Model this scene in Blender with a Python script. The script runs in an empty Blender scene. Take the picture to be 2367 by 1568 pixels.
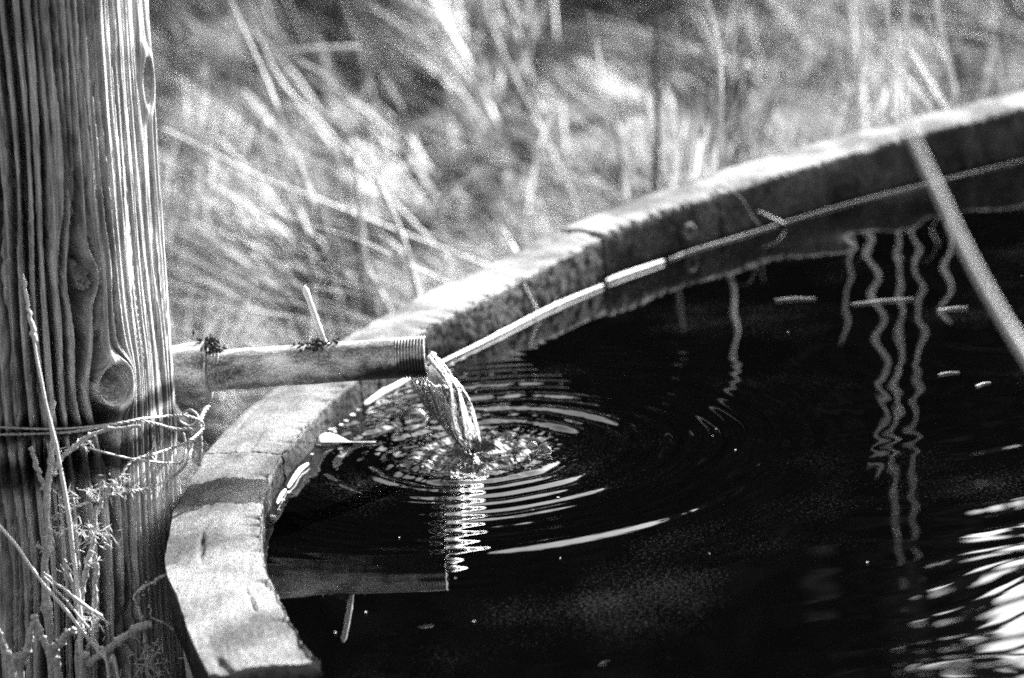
import bpy, bmesh, math, random
import numpy as np
from mathutils import Vector, Matrix, noise as mnoise

sc = bpy.context.scene
col = sc.collection
rng = np.random.default_rng(11)
random.seed(11)
PI = math.pi

sc.render.engine = 'CYCLES'
sc.cycles.use_denoising = False; sc.cycles.sampling_pattern = 'BLUE_NOISE'; sc.cycles.filter_width = 1.8
# ------------------------------------------------------------------ camera
PITCH, ROLL, CAM_H, LENS = math.radians(14.5), math.radians(5.0), 0.99, 85.0
FPX = 2367 * LENS / 36
cP, sP, cR, sR = math.cos(PITCH), math.sin(PITCH), math.cos(ROLL), math.sin(ROLL)
FW = Vector((0, cP, -sP)); UPV = Vector((0, sP, cP)); XV = Vector((1, 0, 0))
RIGHT = cR * XV - sR * UPV
UP = sR * XV + cR * UPV
CAM = Vector((0, 0, CAM_H))
cam = bpy.data.cameras.new('camera')
cam.lens = LENS; cam.sensor_width = 36; cam.clip_end = 500; cam.clip_start = 0.05
cam.dof.use_dof = True
cam.dof.focus_distance = 3.13
cam.dof.aperture_fstop = 3.3
co = bpy.data.objects.new('camera', cam); col.objects.link(co)
co.matrix_world = Matrix(((RIGHT.x, UP.x, -FW.x, 0), (RIGHT.y, UP.y, -FW.y, 0), (RIGHT.z, UP.z, -FW.z, CAM_H), (0, 0, 0, 1)))
sc.camera = co

# ------------------------------------------------------------------ sky, sun, exposure
SUN_AZ, SUN_EL = math.radians(40), math.radians(30)      # azimuth from +Y towards +X
w = bpy.data.worlds.new('World'); sc.world = w; w.use_nodes = True
nt = w.node_tree; nt.nodes.clear()
sky = nt.nodes.new('ShaderNodeTexSky'); sky.sky_type = 'NISHITA'; sky.sun_disc = False
sky.sun_elevation = SUN_EL; sky.sun_rotation = SUN_AZ
sky.air_density = 1.0; sky.dust_density = 6.0; sky.ozone_density = 1.0
sep = nt.nodes.new('ShaderNodeSeparateColor')             # black-and-white film behind a red filter
bg = nt.nodes.new('ShaderNodeBackground'); bg.inputs['Strength'].default_value = 0.10
wo = nt.nodes.new('ShaderNodeOutputWorld')
nt.links.new(sky.outputs[0], sep.inputs[0]); nt.links.new(sep.outputs['Red'], bg.inputs['Color'])
nt.links.new(bg.outputs[0], wo.inputs[0])
sl = bpy.data.lights.new('sun', 'SUN'); sl.energy = 5.0; sl.angle = math.radians(0.5)
so = bpy.data.objects.new('sun', sl); col.objects.link(so)
SUN = Vector((math.sin(SUN_AZ) * math.cos(SUN_EL), math.cos(SUN_AZ) * math.cos(SUN_EL), math.sin(SUN_EL)))
so.rotation_euler = (-SUN).to_track_quat('-Z', 'Y').to_euler(); so.location = SUN * 30
vs = sc.view_settings
vs.view_transform = 'Standard'; vs.look = 'None'; vs.gamma = 1; vs.use_curve_mapping = False
vs.exposure = 2.38

# ------------------------------------------------------------------ helpers
def at(x, y, z=None, Y=None):
    """world point that shows at photo point (x, y) on the level z, or at the depth Y"""
    d = FW + RIGHT * ((x - 1183.5) / FPX) + UP * (-(y - 784) / FPX)
    t = (z - CAM_H) / d.z if z is not None else Y / d.y
    return CAM + d * t

def tag(o, label=None, cat=None, group=None, kind=None):
    if label: o['label'] = label
    if cat: o['category'] = cat
    if group: o['group'] = group
    if kind: o['kind'] = kind
    return o

def mesh_np(name, v, f, uv=None, smooth=True):
    v = np.ascontiguousarray(v, dtype=np.float32); f = np.ascontiguousarray(f, dtype=np.int32)
    me = bpy.data.meshes.new(name)
    me.vertices.add(len(v)); me.vertices.foreach_set('co', v.ravel())
    me.loops.add(f.size); me.loops.foreach_set('vertex_index', f.ravel())
    me.polygons.add(len(f)); me.polygons.foreach_set('loop_start', np.arange(len(f), dtype=np.int32) * f.shape[1])
    if uv is not None:
        ul = me.uv_layers.new(name='UVMap')
        ul.data.foreach_set('uv', np.ascontiguousarray(uv[f.ravel()], dtype=np.float32).ravel())
    me.polygons.foreach_set('use_smooth', np.full(len(f), smooth, dtype=bool))
    me.update(calc_edges=True)
    return me

def obj(name, me, m=None, parent=None):
    o = bpy.data.objects.new(name, me); col.objects.link(o)
    if m and me is not None:
        if len(me.materials) == 0: me.materials.append(m)
    if parent: o.parent = parent
    return o

def empty(name, loc=(0, 0, 0)):
    o = bpy.data.objects.new(name, None); col.objects.link(o); o.location = loc
    o.empty_display_size = 0.05
    return o

def part(name, me, m, root):
    """mesh given in world coordinates, hung under root (root has only a location)"""
    o = obj(name, me, m, root)
    o.matrix_parent_inverse = Matrix.Translation(-Vector(root.location))
    return o

def hash2(ix, iy, seed):
    h = (ix.astype(np.int64) * 374761393 + iy.astype(np.int64) * 668265263 + seed * 974711) & 0x7fffffff
    h = ((h ^ (h >> 13)) * 1274126177) & 0x7fffffff
    h = h ^ (h >> 16)
    return (h & 0xffff) / 65535.0

def vn(x, y, seed=0):
    x, y = np.broadcast_arrays(np.asarray(x, float), np.asarray(y, float))
    ix = np.floor(x); iy = np.floor(y); fx = x - ix; fy = y - iy
    fx = fx * fx * (3 - 2 * fx); fy = fy * fy * (3 - 2 * fy)
    a = hash2(ix, iy, seed); b = hash2(ix + 1, iy, seed); c = hash2(ix, iy + 1, seed); d = hash2(ix + 1, iy + 1, seed)
    return (a + (b - a) * fx) * (1 - fy) + (c + (d - c) * fx) * fy

def fbm(x, y, seed=0, n=4):
    s = 0; a = 0.5
    for i in range(n):
        s = s + a * vn(x * 2 ** i, y * 2 ** i, seed + i * 17); a *= 0.5
    return s

def sstep(a, b, x):
    t = np.clip((x - a) / (b - a), 0, 1); return t * t * (3 - 2 * t)

def grid_faces(nu, nv, closed_u=False):
    """verts indexed [iv*nu+iu]"""
    iu = np.arange(nu if closed_u else nu - 1); iv = np.arange(nv - 1)
    A, B = np.meshgrid(iu, iv); A = A.ravel(); B = B.ravel(); A2 = (A + 1) % nu
    return np.stack([B * nu + A, B * nu + A2, (B + 1) * nu + A2, (B + 1) * nu + A], 1)

def tube(pts, rad, n=8, rough=0.0, seed=0, cap=True):
    """tube mesh data along a polyline; returns v, f(quads)"""
    P = np.array([tuple(p) for p in pts], float); m = len(P)
    R = np.full(m, rad, float) if np.isscalar(rad) else np.asarray(rad, float) if len(rad) == m else np.interp(np.linspace(0, 1, m), np.linspace(0, 1, len(rad)), rad)
    T = np.gradient(P, axis=0); T /= np.linalg.norm(T, axis=1)[:, None] + 1e-12
    ref = np.array([0.31, 0.17, 0.93]) if abs(T[:, 2]).mean() < 0.85 else np.array([0.95, 0.3, 0.05])
    N = np.cross(T, ref); N /= np.linalg.norm(N, axis=1)[:, None] + 1e-12
    Bn = np.cross(T, N)
    a = np.linspace(0, 2 * PI, n, endpoint=False)
    rr = R[:, None] * (1 + rough * (vn(np.arange(m)[:, None] * 0.7, a[None] * 1.3, seed) - 0.5) * 2)
    V = P[:, None] + rr[..., None] * (np.cos(a)[None, :, None] * N[:, None] + np.sin(a)[None, :, None] * Bn[:, None])
    v = V.reshape(-1, 3); f = grid_faces(n, m, True)
    if cap:
        b = len(v); v = np.vstack([v, P[0], P[-1]])
        i = np.arange(n); j = (i + 1) % n
        f = np.vstack([f, np.stack([j, i, np.full(n, b), np.full(n, b)], 1) if False else np.stack([i, j, j, np.full(n, b)], 1)[:0]])
        # caps as degenerate-free triangles folded into quads are avoided: pull the end rings nearly shut
        v[:n] = P[0] + (v[:n] - P[0]) * 0.35; v[(m - 1) * n:m * n] = P[-1] + (v[(m - 1) * n:m * n] - P[-1]) * 0.35
        v = v[:b]
    return v, f

def spline(pts, n):
    """Catmull-Rom through points"""
    P = [np.array(tuple(p), float) for p in pts]
    P = [2 * P[0] - P[1]] + P + [2 * P[-1] - P[-2]]
    out = []; segs = len(P) - 3
    for k in range(n):
        s = k / (n - 1) * segs; i = min(int(s), segs - 1); t = s - i
        a, b, c, d = P[i:i + 4]
        out.append(0.5 * ((2 * b) + (c - a) * t + (2 * a - 5 * b + 4 * c - d) * t * t + (3 * b - a - 3 * c + d) * t ** 3))
    return out

def join(parts):
    vs_, fs_, k = [], [], 0
    for v, f in parts:
        vs_.append(v); fs_.append(f + k); k += len(v)
    return np.vstack(vs_), np.vstack(fs_)

# ------------------------------------------------------------------ materials
def mat(name):
    m = bpy.data.materials.new(name); m.use_nodes = True
    t = m.node_tree; b = t.nodes['Principled BSDF']
    return m, t, b

def grey(v): return (v, v, v, 1)

def N_(t, typ, **kw):
    n = t.nodes.new(typ)
    for k, v in kw.items():
        if k in n.inputs: n.inputs[k].default_value = v
        else: setattr(n, k, v)
    return n

def ramp(t, src, stops):
    r = t.nodes.new('ShaderNodeValToRGB'); e = r.color_ramp.elements
    while len(e) < len(stops): e.new(0.5)
    for i, (p, v) in enumerate(stops):
        e[i].position = p; e[i].color = grey(v)
    t.links.new(src, r.inputs[0]); return r.outputs[0]

def fibre_mat(name, lo, hi, across, along, bump=0.4, dist=0.002, rough=0.85, coord='UV', stain=0.0, stain_scale=6, spec=0.2, wet=False, bands=()):
    """wood or stalk fibre: noise stretched along the grain (UV: x across, y along, in metres)"""
    m, t, b = mat(name); L = t.links.new
    tc = t.nodes.new('ShaderNodeTexCoord')
    mp = t.nodes.new('ShaderNodeMapping'); mp.inputs['Scale'].default_value = (across, along, 1 if coord == 'UV' else across)
    L(tc.outputs['UV' if coord == 'UV' else 'Object'], mp.inputs[0])
    n1 = N_(t, 'ShaderNodeTexNoise', Scale=1.0, Detail=6.0, Roughness=0.62); L(mp.outputs[0], n1.inputs['Vector'])
    mp2 = t.nodes.new('ShaderNodeMapping'); mp2.inputs['Scale'].default_value = (across * 3.1, along * 2.5, 1 if coord == 'UV' else across * 3.1)
    L(tc.outputs['UV' if coord == 'UV' else 'Object'], mp2.inputs[0])
    n2 = N_(t, 'ShaderNodeTexNoise', Scale=1.0, Detail=4.0, Roughness=0.6); L(mp2.outputs[0], n2.inputs['Vector'])
    ad = N_(t, 'ShaderNodeMix', data_type='FLOAT'); ad.inputs[0].default_value = 0.45
    L(n1.outputs['Fac'], ad.inputs[2]); L(n2.outputs['Fac'], ad.inputs[3])
    c = ramp(t, ad.outputs[0], [(0.37, lo), (0.62, hi)])
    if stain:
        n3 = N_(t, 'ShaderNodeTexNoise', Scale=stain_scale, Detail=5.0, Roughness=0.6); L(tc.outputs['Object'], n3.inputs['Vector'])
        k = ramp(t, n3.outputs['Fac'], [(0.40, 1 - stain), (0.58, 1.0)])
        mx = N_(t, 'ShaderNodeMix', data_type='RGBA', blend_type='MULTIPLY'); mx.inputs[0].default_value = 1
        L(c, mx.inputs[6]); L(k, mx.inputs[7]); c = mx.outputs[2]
    for zb, hw in bands:                                # dark rust runs where wire lay against the wood
        sx = N_(t, 'ShaderNodeSeparateXYZ'); L(tc.outputs['Object'], sx.inputs[0])
        n4 = N_(t, 'ShaderNodeTexNoise', Scale=14.0, Detail=6.0, Roughness=0.7); L(tc.outputs['Object'], n4.inputs['Vector'])
        ma = N_(t, 'ShaderNodeMath', operation='MULTIPLY_ADD'); L(n4.outputs['Fac'], ma.inputs[0]); ma.inputs[1].default_value = 0.05; L(sx.outputs[2], ma.inputs[2])
        ad2 = N_(t, 'ShaderNodeMath', operation='SUBTRACT'); L(ma.outputs[0], ad2.inputs[0]); ad2.inputs[1].default_value = zb + 0.025
        ab = N_(t, 'ShaderNodeMath', operation='ABSOLUTE'); L(ad2.outputs[0], ab.inputs[0])
        xg = N_(t, 'ShaderNodeMapRange'); xg.inputs['From Min'].default_value = -0.33; xg.inputs['From Max'].default_value = -0.15; L(sx.outputs[0], xg.inputs['Value'])
        k0 = ramp(t, ab.outputs[0], [(hw * 0.5, 0.12), (hw * 1.3, 1.0)])
        mm = N_(t, 'ShaderNodeMix', data_type='RGBA'); L(xg.outputs[0], mm.inputs[0]); L(k0, mm.inputs[6]); mm.inputs[7].default_value = grey(1)
        mx = N_(t, 'ShaderNodeMix', data_type='RGBA', blend_type='MULTIPLY'); mx.inputs[0].default_value = 1
        L(c, mx.inputs[6]); L(mm.outputs[2], mx.inputs[7]); c = mx.outputs[2]
    if wet:                                            # wood soaked dark up to an uneven tide line
        at_ = N_(t, 'ShaderNodeAttribute', attribute_name='under')
        n4 = N_(t, 'ShaderNodeTexNoise', Scale=40.0, Detail=5.0, Roughness=0.65); L(tc.outputs['Object'], n4.inputs['Vector'])
        ma = N_(t, 'ShaderNodeMath', operation='MULTIPLY_ADD'); L(n4.outputs['Fac'], ma.inputs[0]); ma.inputs[1].default_value = -0.014; L(at_.outputs['Fac'], ma.inputs[2])
        n6 = N_(t, 'ShaderNodeTexNoise', Scale=130.0, Detail=5.0, Roughness=0.75); L(tc.outputs['Object'], n6.inputs['Vector'])
        k = ramp(t, ma.outputs[0], [(0.0, 1.0), (0.004, 0.7), (0.014, 0.45), (0.07, 0.28)])
        km = ramp(t, n6.outputs['Fac'], [(0.38, 0.22), (0.60, 1.0)]); kw = ramp(t, ma.outputs[0], [(0.0, 0.0), (0.003, 1.0)])
        mw = N_(t, 'ShaderNodeMix', data_type='RGBA', blend_type='MULTIPLY'); L(kw, mw.inputs[0]); L(k, mw.inputs[6]); L(km, mw.inputs[7]); k = mw.outputs[2]
        mx = N_(t, 'ShaderNodeMix', data_type='RGBA', blend_type='MULTIPLY'); mx.inputs[0].default_value = 1
        L(c, mx.inputs[6]); L(k, mx.inputs[7]); c = mx.outputs[2]
    L(c, b.inputs['Base Color'])
    bp = N_(t, 'ShaderNodeBump', Strength=bump, Distance=dist); L(ad.outputs[0], bp.inputs['Height'])
    L(bp.outputs[0], b.inputs['Normal'])
    b.inputs['Roughness'].default_value = rough; b.inputs['Specular IOR Level'].default_value = spec
    return m

M_post = fibre_mat('weathered_post_wood', 0.13, 0.64, 420, 12, bump=0.7, dist=0.003, stain=0.4, stain_scale=11, bands=((at(150, 1000, Y=2.9).z, 0.014), (at(60, 1095, Y=2.9).z, 0.024)))
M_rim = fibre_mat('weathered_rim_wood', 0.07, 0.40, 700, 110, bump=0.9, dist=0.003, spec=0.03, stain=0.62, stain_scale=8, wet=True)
M_rim_shaded = fibre_mat('shaded_rim_wood', 0.03, 0.34, 700, 110, bump=1.0, dist=0.004, spec=0.03, stain=0.65, stain_scale=6.5, wet=True)  # darker copy of the rim wood; near planks' tilt shading put into colour
M_stave = fibre_mat('tank_stave_wood', 0.15, 0.40, 200, 8, coord='Object', bump=0.4)
M_straw = fibre_mat('dry_straw', 0.38, 0.62, 300, 20, coord='Object', bump=0.2, dist=0.0006, spec=0.35, rough=0.6)
M_reed = fibre_mat('weathered_reed', 0.5, 0.72, 300, 20, coord='Object', bump=0.2, dist=0.0006)
M_stem = fibre_mat('bleached_stem', 0.5, 0.75, 300, 20, coord='Object', bump=0.2, dist=0.0006)
M_twig = fibre_mat('dry_twig_bark', 0.16, 0.46, 260, 60, coord='Object', bump=0.5, dist=0.001)
M_darkstalk = fibre_mat('dark_stalk', 0.03, 0.10, 200, 10, coord='Object', bump=0.2)
M_wire = fibre_mat('rusty_wire', 0.10, 0.40, 400, 400, coord='Object', bump=0.4, dist=0.0008, rough=0.55, spec=0.5)
M_bark = fibre_mat('tree_bark', 0.03, 0.10, 20, 3, coord='Object', bump=0.6, dist=0.03)

def leaf_mat(name, lo, hi, transl, patchy=0):
    m, t, b = mat(name); L = t.links.new
    g = t.nodes.new('ShaderNodeNewGeometry')
    c = ramp(t, g.outputs['Random Per Island'], [(0.0, lo), (1.0, hi)])
    if patchy:                                          # browner patches, darkened further to put shaded gaps into the blade colour
        tc = t.nodes.new('ShaderNodeTexCoord'); n = N_(t, 'ShaderNodeTexNoise', Scale=patchy, Detail=3.0); L(tc.outputs['Object'], n.inputs['Vector'])
        mx0 = N_(t, 'ShaderNodeMix', data_type='RGBA', blend_type='MULTIPLY'); mx0.inputs[0].default_value = 1
        L(c, mx0.inputs[6]); L(ramp(t, n.outputs['Fac'], [(0.45, 0.04), (0.56, 1.0)]), mx0.inputs[7]); c = mx0.outputs[2]
    d = N_(t, 'ShaderNodeBsdfDiffuse'); tr = N_(t, 'ShaderNodeBsdfTranslucent'); mx = N_(t, 'ShaderNodeMixShader')
    mx.inputs[0].default_value = transl
    L(c, d.inputs[0]); L(c, tr.inputs[0]); L(d.outputs[0], mx.inputs[1]); L(tr.outputs[0], mx.inputs[2])
    t.nodes.remove(b); L(mx.outputs[0], t.nodes['Material Output'].inputs[0])
    return m
M_grass = leaf_mat('dry_grass_blade', 0.08, 0.88, 0.55, 4.0)
M_leaf = leaf_mat('dark_foliage', 0.012, 0.04, 0.15)
M_scrap = leaf_mat('pale_plant_scrap', 0.45, 0.75, 0.2)

def ground_mat():
    m, t, b = mat('thatch_ground'); L = t.links.new
    tc = t.nodes.new('ShaderNodeTexCoord')
    n = N_(t, 'ShaderNodeTexNoise', Scale=9.0, Detail=9.0, Roughness=0.7); L(tc.outputs['Object'], n.inputs['Vector'])
    L(ramp(t, n.outputs['Fac'], [(0.35, 0.015), (0.65, 0.07)]), b.inputs['Base Color'])
    bp = N_(t, 'ShaderNodeBump', Strength=0.8, Distance=0.03); L(n.outputs['Fac'], bp.inputs['Height']); L(bp.outputs[0], b.inputs['Normal'])
    b.inputs['Roughness'].default_value = 0.95
    return m
M_ground = ground_mat()

def water_mat():
    m, t, b = mat('dark_pond_water'); L = t.links.new
    tc = t.nodes.new('ShaderNodeTexCoord')
    n = N_(t, 'ShaderNodeTexNoise', Scale=260.0, Detail=3.0, Roughness=0.6); L(tc.outputs['Object'], n.inputs['Vector'])
    n2 = N_(t, 'ShaderNodeTexNoise', Scale=3.0, Detail=3.0); L(tc.outputs['Object'], n2.inputs['Vector'])
    mu = N_(t, 'ShaderNodeMath', operation='MULTIPLY'); L(n.outputs['Fac'], mu.inputs[0]); L(n2.outputs['Fac'], mu.inputs[1])
    L(ramp(t, mu.outputs[0], [(0.335, 0.0005), (0.46, 0.018)]), b.inputs['Base Color'])   # fine dust afloat
    b.inputs['Roughness'].default_value = 0.012; b.inputs['IOR'].default_value = 1.55
    return m
M_water = water_mat()

def clear_mat(name, white, rough):
    m, t, b = mat(name)
    b.inputs['Base Color'].default_value = grey(0.97); b.inputs['Transmission Weight'].default_value = 1 - white
    b.inputs['Roughness'].default_value = rough; b.inputs['IOR'].default_value = 1.333
    return m
M_stream = clear_mat('falling_water', 0.0, 0.0)

def bubble_mat():
    m, t, b = mat('bubble_film'); L = t.links.new
    fr = N_(t, 'ShaderNodeLayerWeight', Blend=0.35); gl = N_(t, 'ShaderNodeBsdfGlossy', Roughness=0.02); gl.inputs[0].default_value = grey(1)
    tr = N_(t, 'ShaderNodeBsdfTransparent'); mx = N_(t, 'ShaderNodeMixShader')
    L(fr.outputs['Fresnel'], mx.inputs[0]); L(tr.outputs[0], mx.inputs[1]); L(gl.outputs[0], mx.inputs[2])
    t.nodes.remove(b); L(mx.outputs[0], t.nodes['Material Output'].inputs[0]); return m
M_bubble = bubble_mat()

def pipe_mat(end):
    m, t, b = mat('corroded_galvanised_pipe'); L = t.links.new
    tc = t.nodes.new('ShaderNodeTexCoord')
    mp = t.nodes.new('ShaderNodeMapping'); mp.inputs['Scale'].default_value = (14, 30, 30); L(tc.outputs['Object'], mp.inputs[0])
    n = N_(t, 'ShaderNodeTexNoise', Scale=1.0, Detail=8.0, Roughness=0.68); L(mp.outputs[0], n.inputs['Vector'])
    n2 = N_(t, 'ShaderNodeTexNoise', Scale=420.0, Detail=4.0, Roughness=0.7); L(tc.outputs['Object'], n2.inputs['Vector'])
    mx = N_(t, 'ShaderNodeMix', data_type='FLOAT'); mx.inputs[0].default_value = 0.38
    L(n.outputs['Fac'], mx.inputs[2]); L(n2.outputs['Fac'], mx.inputs[3])
    c = ramp(t, mx.outputs[0], [(0.41, 0.035), (0.49, 0.21), (0.60, 0.62)])
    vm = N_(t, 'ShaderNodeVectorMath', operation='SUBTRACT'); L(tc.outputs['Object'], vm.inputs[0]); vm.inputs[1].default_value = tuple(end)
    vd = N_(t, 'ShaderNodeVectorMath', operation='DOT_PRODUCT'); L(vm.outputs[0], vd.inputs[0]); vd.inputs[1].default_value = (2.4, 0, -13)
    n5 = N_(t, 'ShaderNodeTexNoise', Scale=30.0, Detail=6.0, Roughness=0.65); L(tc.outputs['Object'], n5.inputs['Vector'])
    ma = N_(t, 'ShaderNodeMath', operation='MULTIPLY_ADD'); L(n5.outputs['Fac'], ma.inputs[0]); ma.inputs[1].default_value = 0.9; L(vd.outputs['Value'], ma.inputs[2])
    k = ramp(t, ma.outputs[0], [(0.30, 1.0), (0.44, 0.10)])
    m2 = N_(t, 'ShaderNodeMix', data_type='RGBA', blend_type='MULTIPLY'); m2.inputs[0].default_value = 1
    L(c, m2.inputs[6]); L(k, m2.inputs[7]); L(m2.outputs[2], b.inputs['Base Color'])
    bp = N_(t, 'ShaderNodeBump', Strength=0.6, Distance=0.003); L(mx.outputs[0], bp.inputs['Height']); L(bp.outputs[0], b.inputs['Normal'])
    b.inputs['Roughness'].default_value = 0.7; b.inputs['Specular IOR Level'].default_value = 0.3
    return m
def plain(name, v, rough=0.9):
    m, t, b = mat(name); L = t.links.new
    tc = t.nodes.new('ShaderNodeTexCoord'); n = N_(t, 'ShaderNodeTexNoise', Scale=90.0, Detail=5.0); L(tc.outputs['Object'], n.inputs['Vector'])
    L(ramp(t, n.outputs['Fac'], [(0.3, v * 0.5), (0.7, v * 1.5)]), b.inputs['Base Color'])
    b.inputs['Roughness'].default_value = rough; return m
M_moss = plain('dark_moss', 0.018)

# ------------------------------------------------------------------ the tank: rim traced on its level plane
RZ = 0.072
inner_px = [(790,1568),(740,1528),(700,1487),(659,1414),(623,1336),(605,1286),(603,1217),(607,1149),(620,1108),(650,1044),(691,998),(746,936),(830,862),(905,806),(987,751),(1136,679),(1205,640),(1300,591),(1391,543),(1517,494),(1607,466),(1660,447),(1787,406),(2087,319),(2367,246),(2600,188)]
outer_px = [(483,1553),(455,1500),(436,1458),(412,1382),(384,1319),(380,1288),(388,1240),(402,1173),(436,1113),(473,1042),(520,988),(571,938),(655,872),(720,826),(772,790),(891,722),(1000,667),(1085,630),(1187,577),(1290,530),(1427,471),(1547,430),(1600,411),(1727,371),(1847,336),(2027,291),(2207,243),(2367,201),(2600,142)]
def rimz(Y): return min(0.15, max(0.018, 0.043 + 0.033 * (Y - 3.3)))      # the tank has settled: its rim stands higher above the water at the far side
def rim(x, y):
    z = 0.05
    for _ in range(12): z = rimz(at(x, y, z).y)
    return at(x, y, z)
def poly(px): return [Vector(rim(x, y).xy) for x, y in px]
inner, outer = poly(inner_px), poly(outer_px)
def resample(P, n):
    d = [0]
    for a, b in zip(P, P[1:]): d.append(d[-1] + (b - a).length)
    s = np.linspace(0, d[-1], n)
    return np.stack([np.interp(s, d, [p.x for p in P]), np.interp(s, d, [p.y for p in P])], 1)
def cut(px, x0y0, x1y1):
    """points of the traced edge from one listed point to another"""
    i, j = px.index(x0y0), px.index(x1y1)
    return [Vector(rim(x, y).xy) for x, y in px[i:j + 1]]
joints = [((740,1528),(483,1553)), ((650,1044),(473,1042)), ((830,862),(655,872)), ((1205,640),(1085,630)), ((1391,543),(1290,530)), ((1660,447),(1547,430)), ((2600,188),(2600,142))]

tank = empty('stock_tank', (2.0, 3.0, -0.45))
tag(tank, 'round wooden stock tank with weathered plank rim, brim full of dark water', 'water tank')

def plank(IN, OUT, seed, top=RZ, bottom=-0.05, gap0=0.0015, gap1=0.0015, dz=0.0, rough=1.0):
    L_ = sum((b - a).length for a, b in zip(IN, IN[1:]))
    n = min(max(12, int(L_ / 0.0032)), 400)
    a = resample(IN, n + 1); b = resample(OUT, n + 1)
    s = np.linspace(0, L_, n + 1)
    # close the ends by a saw-cut
    def trim(p):
        q = p.copy(); t = (p[1] - p[0]) / np.linalg.norm(p[1] - p[0]); q[0] = p[0] + t * gap0
        t = (p[-1] - p[-2]) / np.linalg.norm(p[-1] - p[-2]); q[-1] = p[-1] - t * gap1; return q
    a, b = trim(a), trim(b)
    # profile: t across (0 inner, 1 outer), z offset
    top_t = np.linspace(0.025, 0.975, 44)
    prof = [(0.0, bottom), (0.0, -0.02), (0.0, 0.0)] + [(0.0, z) for z in np.linspace(0.006, top - 0.006, 15)] + [(0.006, top - 0.002)]
    prof += [(t, top) for t in top_t] + [(0.994, top - 0.002)] + [(1.0, z) for z in np.linspace(top - 0.008, 0.0, 8)] + [(1.0, bottom)]
    T = np.array([p[0] for p in prof]); Z = np.array([p[1] for p in prof]); m = len(prof)
    S, TT = np.meshgrid(s, T, indexing='ij')
    width = np.linalg.norm(b - a, axis=1)[:, None]
    X = a[:, None, :] * (1 - TT[..., None]) + b[:, None, :] * TT[..., None]
    dirn = (b - a) / np.linalg.norm(b - a, axis=1)[:, None]
    istop = (TT > 0.001) & (TT < 0.999)
    edge_in = fbm(S * 45, np.zeros_like(S), seed) - 0.47
    chip = sstep(0.62, 0.75, vn(S * 75, TT * 0, seed + 3)) * 0.0045
    wz = np.exp(-TT * width / 0.012)
    near_top = sstep(top - 0.0075, top - 0.004, np.broadcast_to(Z, S.shape))
    off = np.where(TT < 0.3, (edge_in * 0.006 + chip) * np.exp(-TT * width / 0.02) * (0.04 + 0.96 * near_top), 0)
    off += np.where(TT > 0.7, -(fbm(S * 40, S * 0, seed + 9) - 0.47) * 0.009 * np.exp(-(1 - TT) * width / 0.02) * (0.1 + 0.9 * near_top), 0)
    face = (TT < 0.001) * (1 - near_top) * ((fbm(S * 55, np.broadcast_to(Z, S.shape) * 80, seed + 5) - 0.47) * 0.007 + (fbm(S * 160, np.broadcast_to(Z, S.shape) * 160, seed + 6, 2) - 0.37) * 0.003)
    X = X + dirn[:, None, :] * (off + face)[..., None] * rough
    zt = np.broadcast_to(Z, S.shape).copy()
    tz = np.array([rimz(float(q)) for q in (a[:, 1] + b[:, 1]) / 2])[:, None]
    zt = zt + (tz - RZ) * np.clip(Z / RZ, 0, 1)[None]
    under = np.where(istop, 0.0, tz - zt)
    U = TT * width
    grain = fbm(U * 230 + 4 * vn(S * 7, U * 9, seed + 1) + S * 40, S * 30, seed + 2) - 0.47
    cup = -0.004 * (1 - np.exp(-((TT - 0.5) / 0.33) ** 2))
    und = (fbm(S * 7, U * 14, seed + 4) - 0.47) * 0.006
    crack = -0.004 * sstep(0.80, 0.90, vn(U * 95 + 1.5 * vn(S * 5, S * 0, seed + 8), S * 5, seed + 7))
    zt = zt + np.where(istop, grain * 0.0035 + cup + und + crack - chip * wz * 0.9, 0) * rough
    zt = zt + np.where(istop | (near_top > 0.95), dz, 0)
    v = np.concatenate([X, zt[..., None]], 2).reshape(-1, 3)
    f = grid_faces(m, n + 1, True)[:, ::-1]
    uv = np.stack([np.where(istop, U, U + np.broadcast_to(Z, S.shape)), S + seed * 0.37], 2).reshape(-1, 2)
    me = mesh_np('rim_plank', v, f, uv)
    me.attributes.new('under', 'FLOAT', 'POINT').data.foreach_set('value', np.ascontiguousarray(under.ravel(), dtype=np.float32))
    bm = bmesh.new(); bm.from_mesh(me); bm.verts.ensure_lookup_table()
    for k in (0, n):
        loop = [bm.verts[k * m + i] for i in range(m)]
        fc = bm.faces.new(loop if k == n else loop[::-1]); fc.smooth = False
    bm.to_mesh(me); bm.free()
    return me

for k in range(6):
    (i0, o0), (i1, o1) = joints[k], joints[k + 1]
    part('rim_plank', plank(cut(inner_px, i0, i1), cut(outer_px, o0, o1), 31 + k * 7, gap0=0.005 if k in (1, 4) else 0.003, dz=(0, -0.001, 0.0015, 0, 0.005, 0.001)[k]), M_rim_shaded if k < 2 else M_rim, tank)
# the rest of the ring, round behind and beside the camera
A = inner + []
pts = np.array([(p.x, p.y) for p in A]); Am = np.c_[2 * pts, np.ones(len(pts))]; sol = np.linalg.lstsq(Am, (pts ** 2).sum(1), rcond=None)[0]
CX, CY = sol[0], sol[1]; CRR = math.sqrt(sol[2] + CX * CX + CY * CY)
a_end = math.atan2(inner[-1].y - CY, inner[-1].x - CX); a_start = math.atan2(inner[0].y - CY, inner[0].x - CX)
while a_start > a_end: a_start -= 2 * PI          # go clockwise from the far end round to the near start
r_end = math.hypot(inner[-1].x - CX, inner[-1].y - CY); r_start = math.hypot(inner[0].x - CX, inner[0].y - CY)
NR = 9
ring = []
for i in range(NR * 6 + 1):
    t = i / (NR * 6); a = a_end + (a_start - a_end) * t; r = r_end + (r_start - r_end) * t
    ring.append(Vector((CX + r * math.cos(a), CY + r * math.sin(a))))
wid = [(o - i).length for i, o in ((inner[-1], outer[-1]), (inner[0], outer[0]))]
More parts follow.
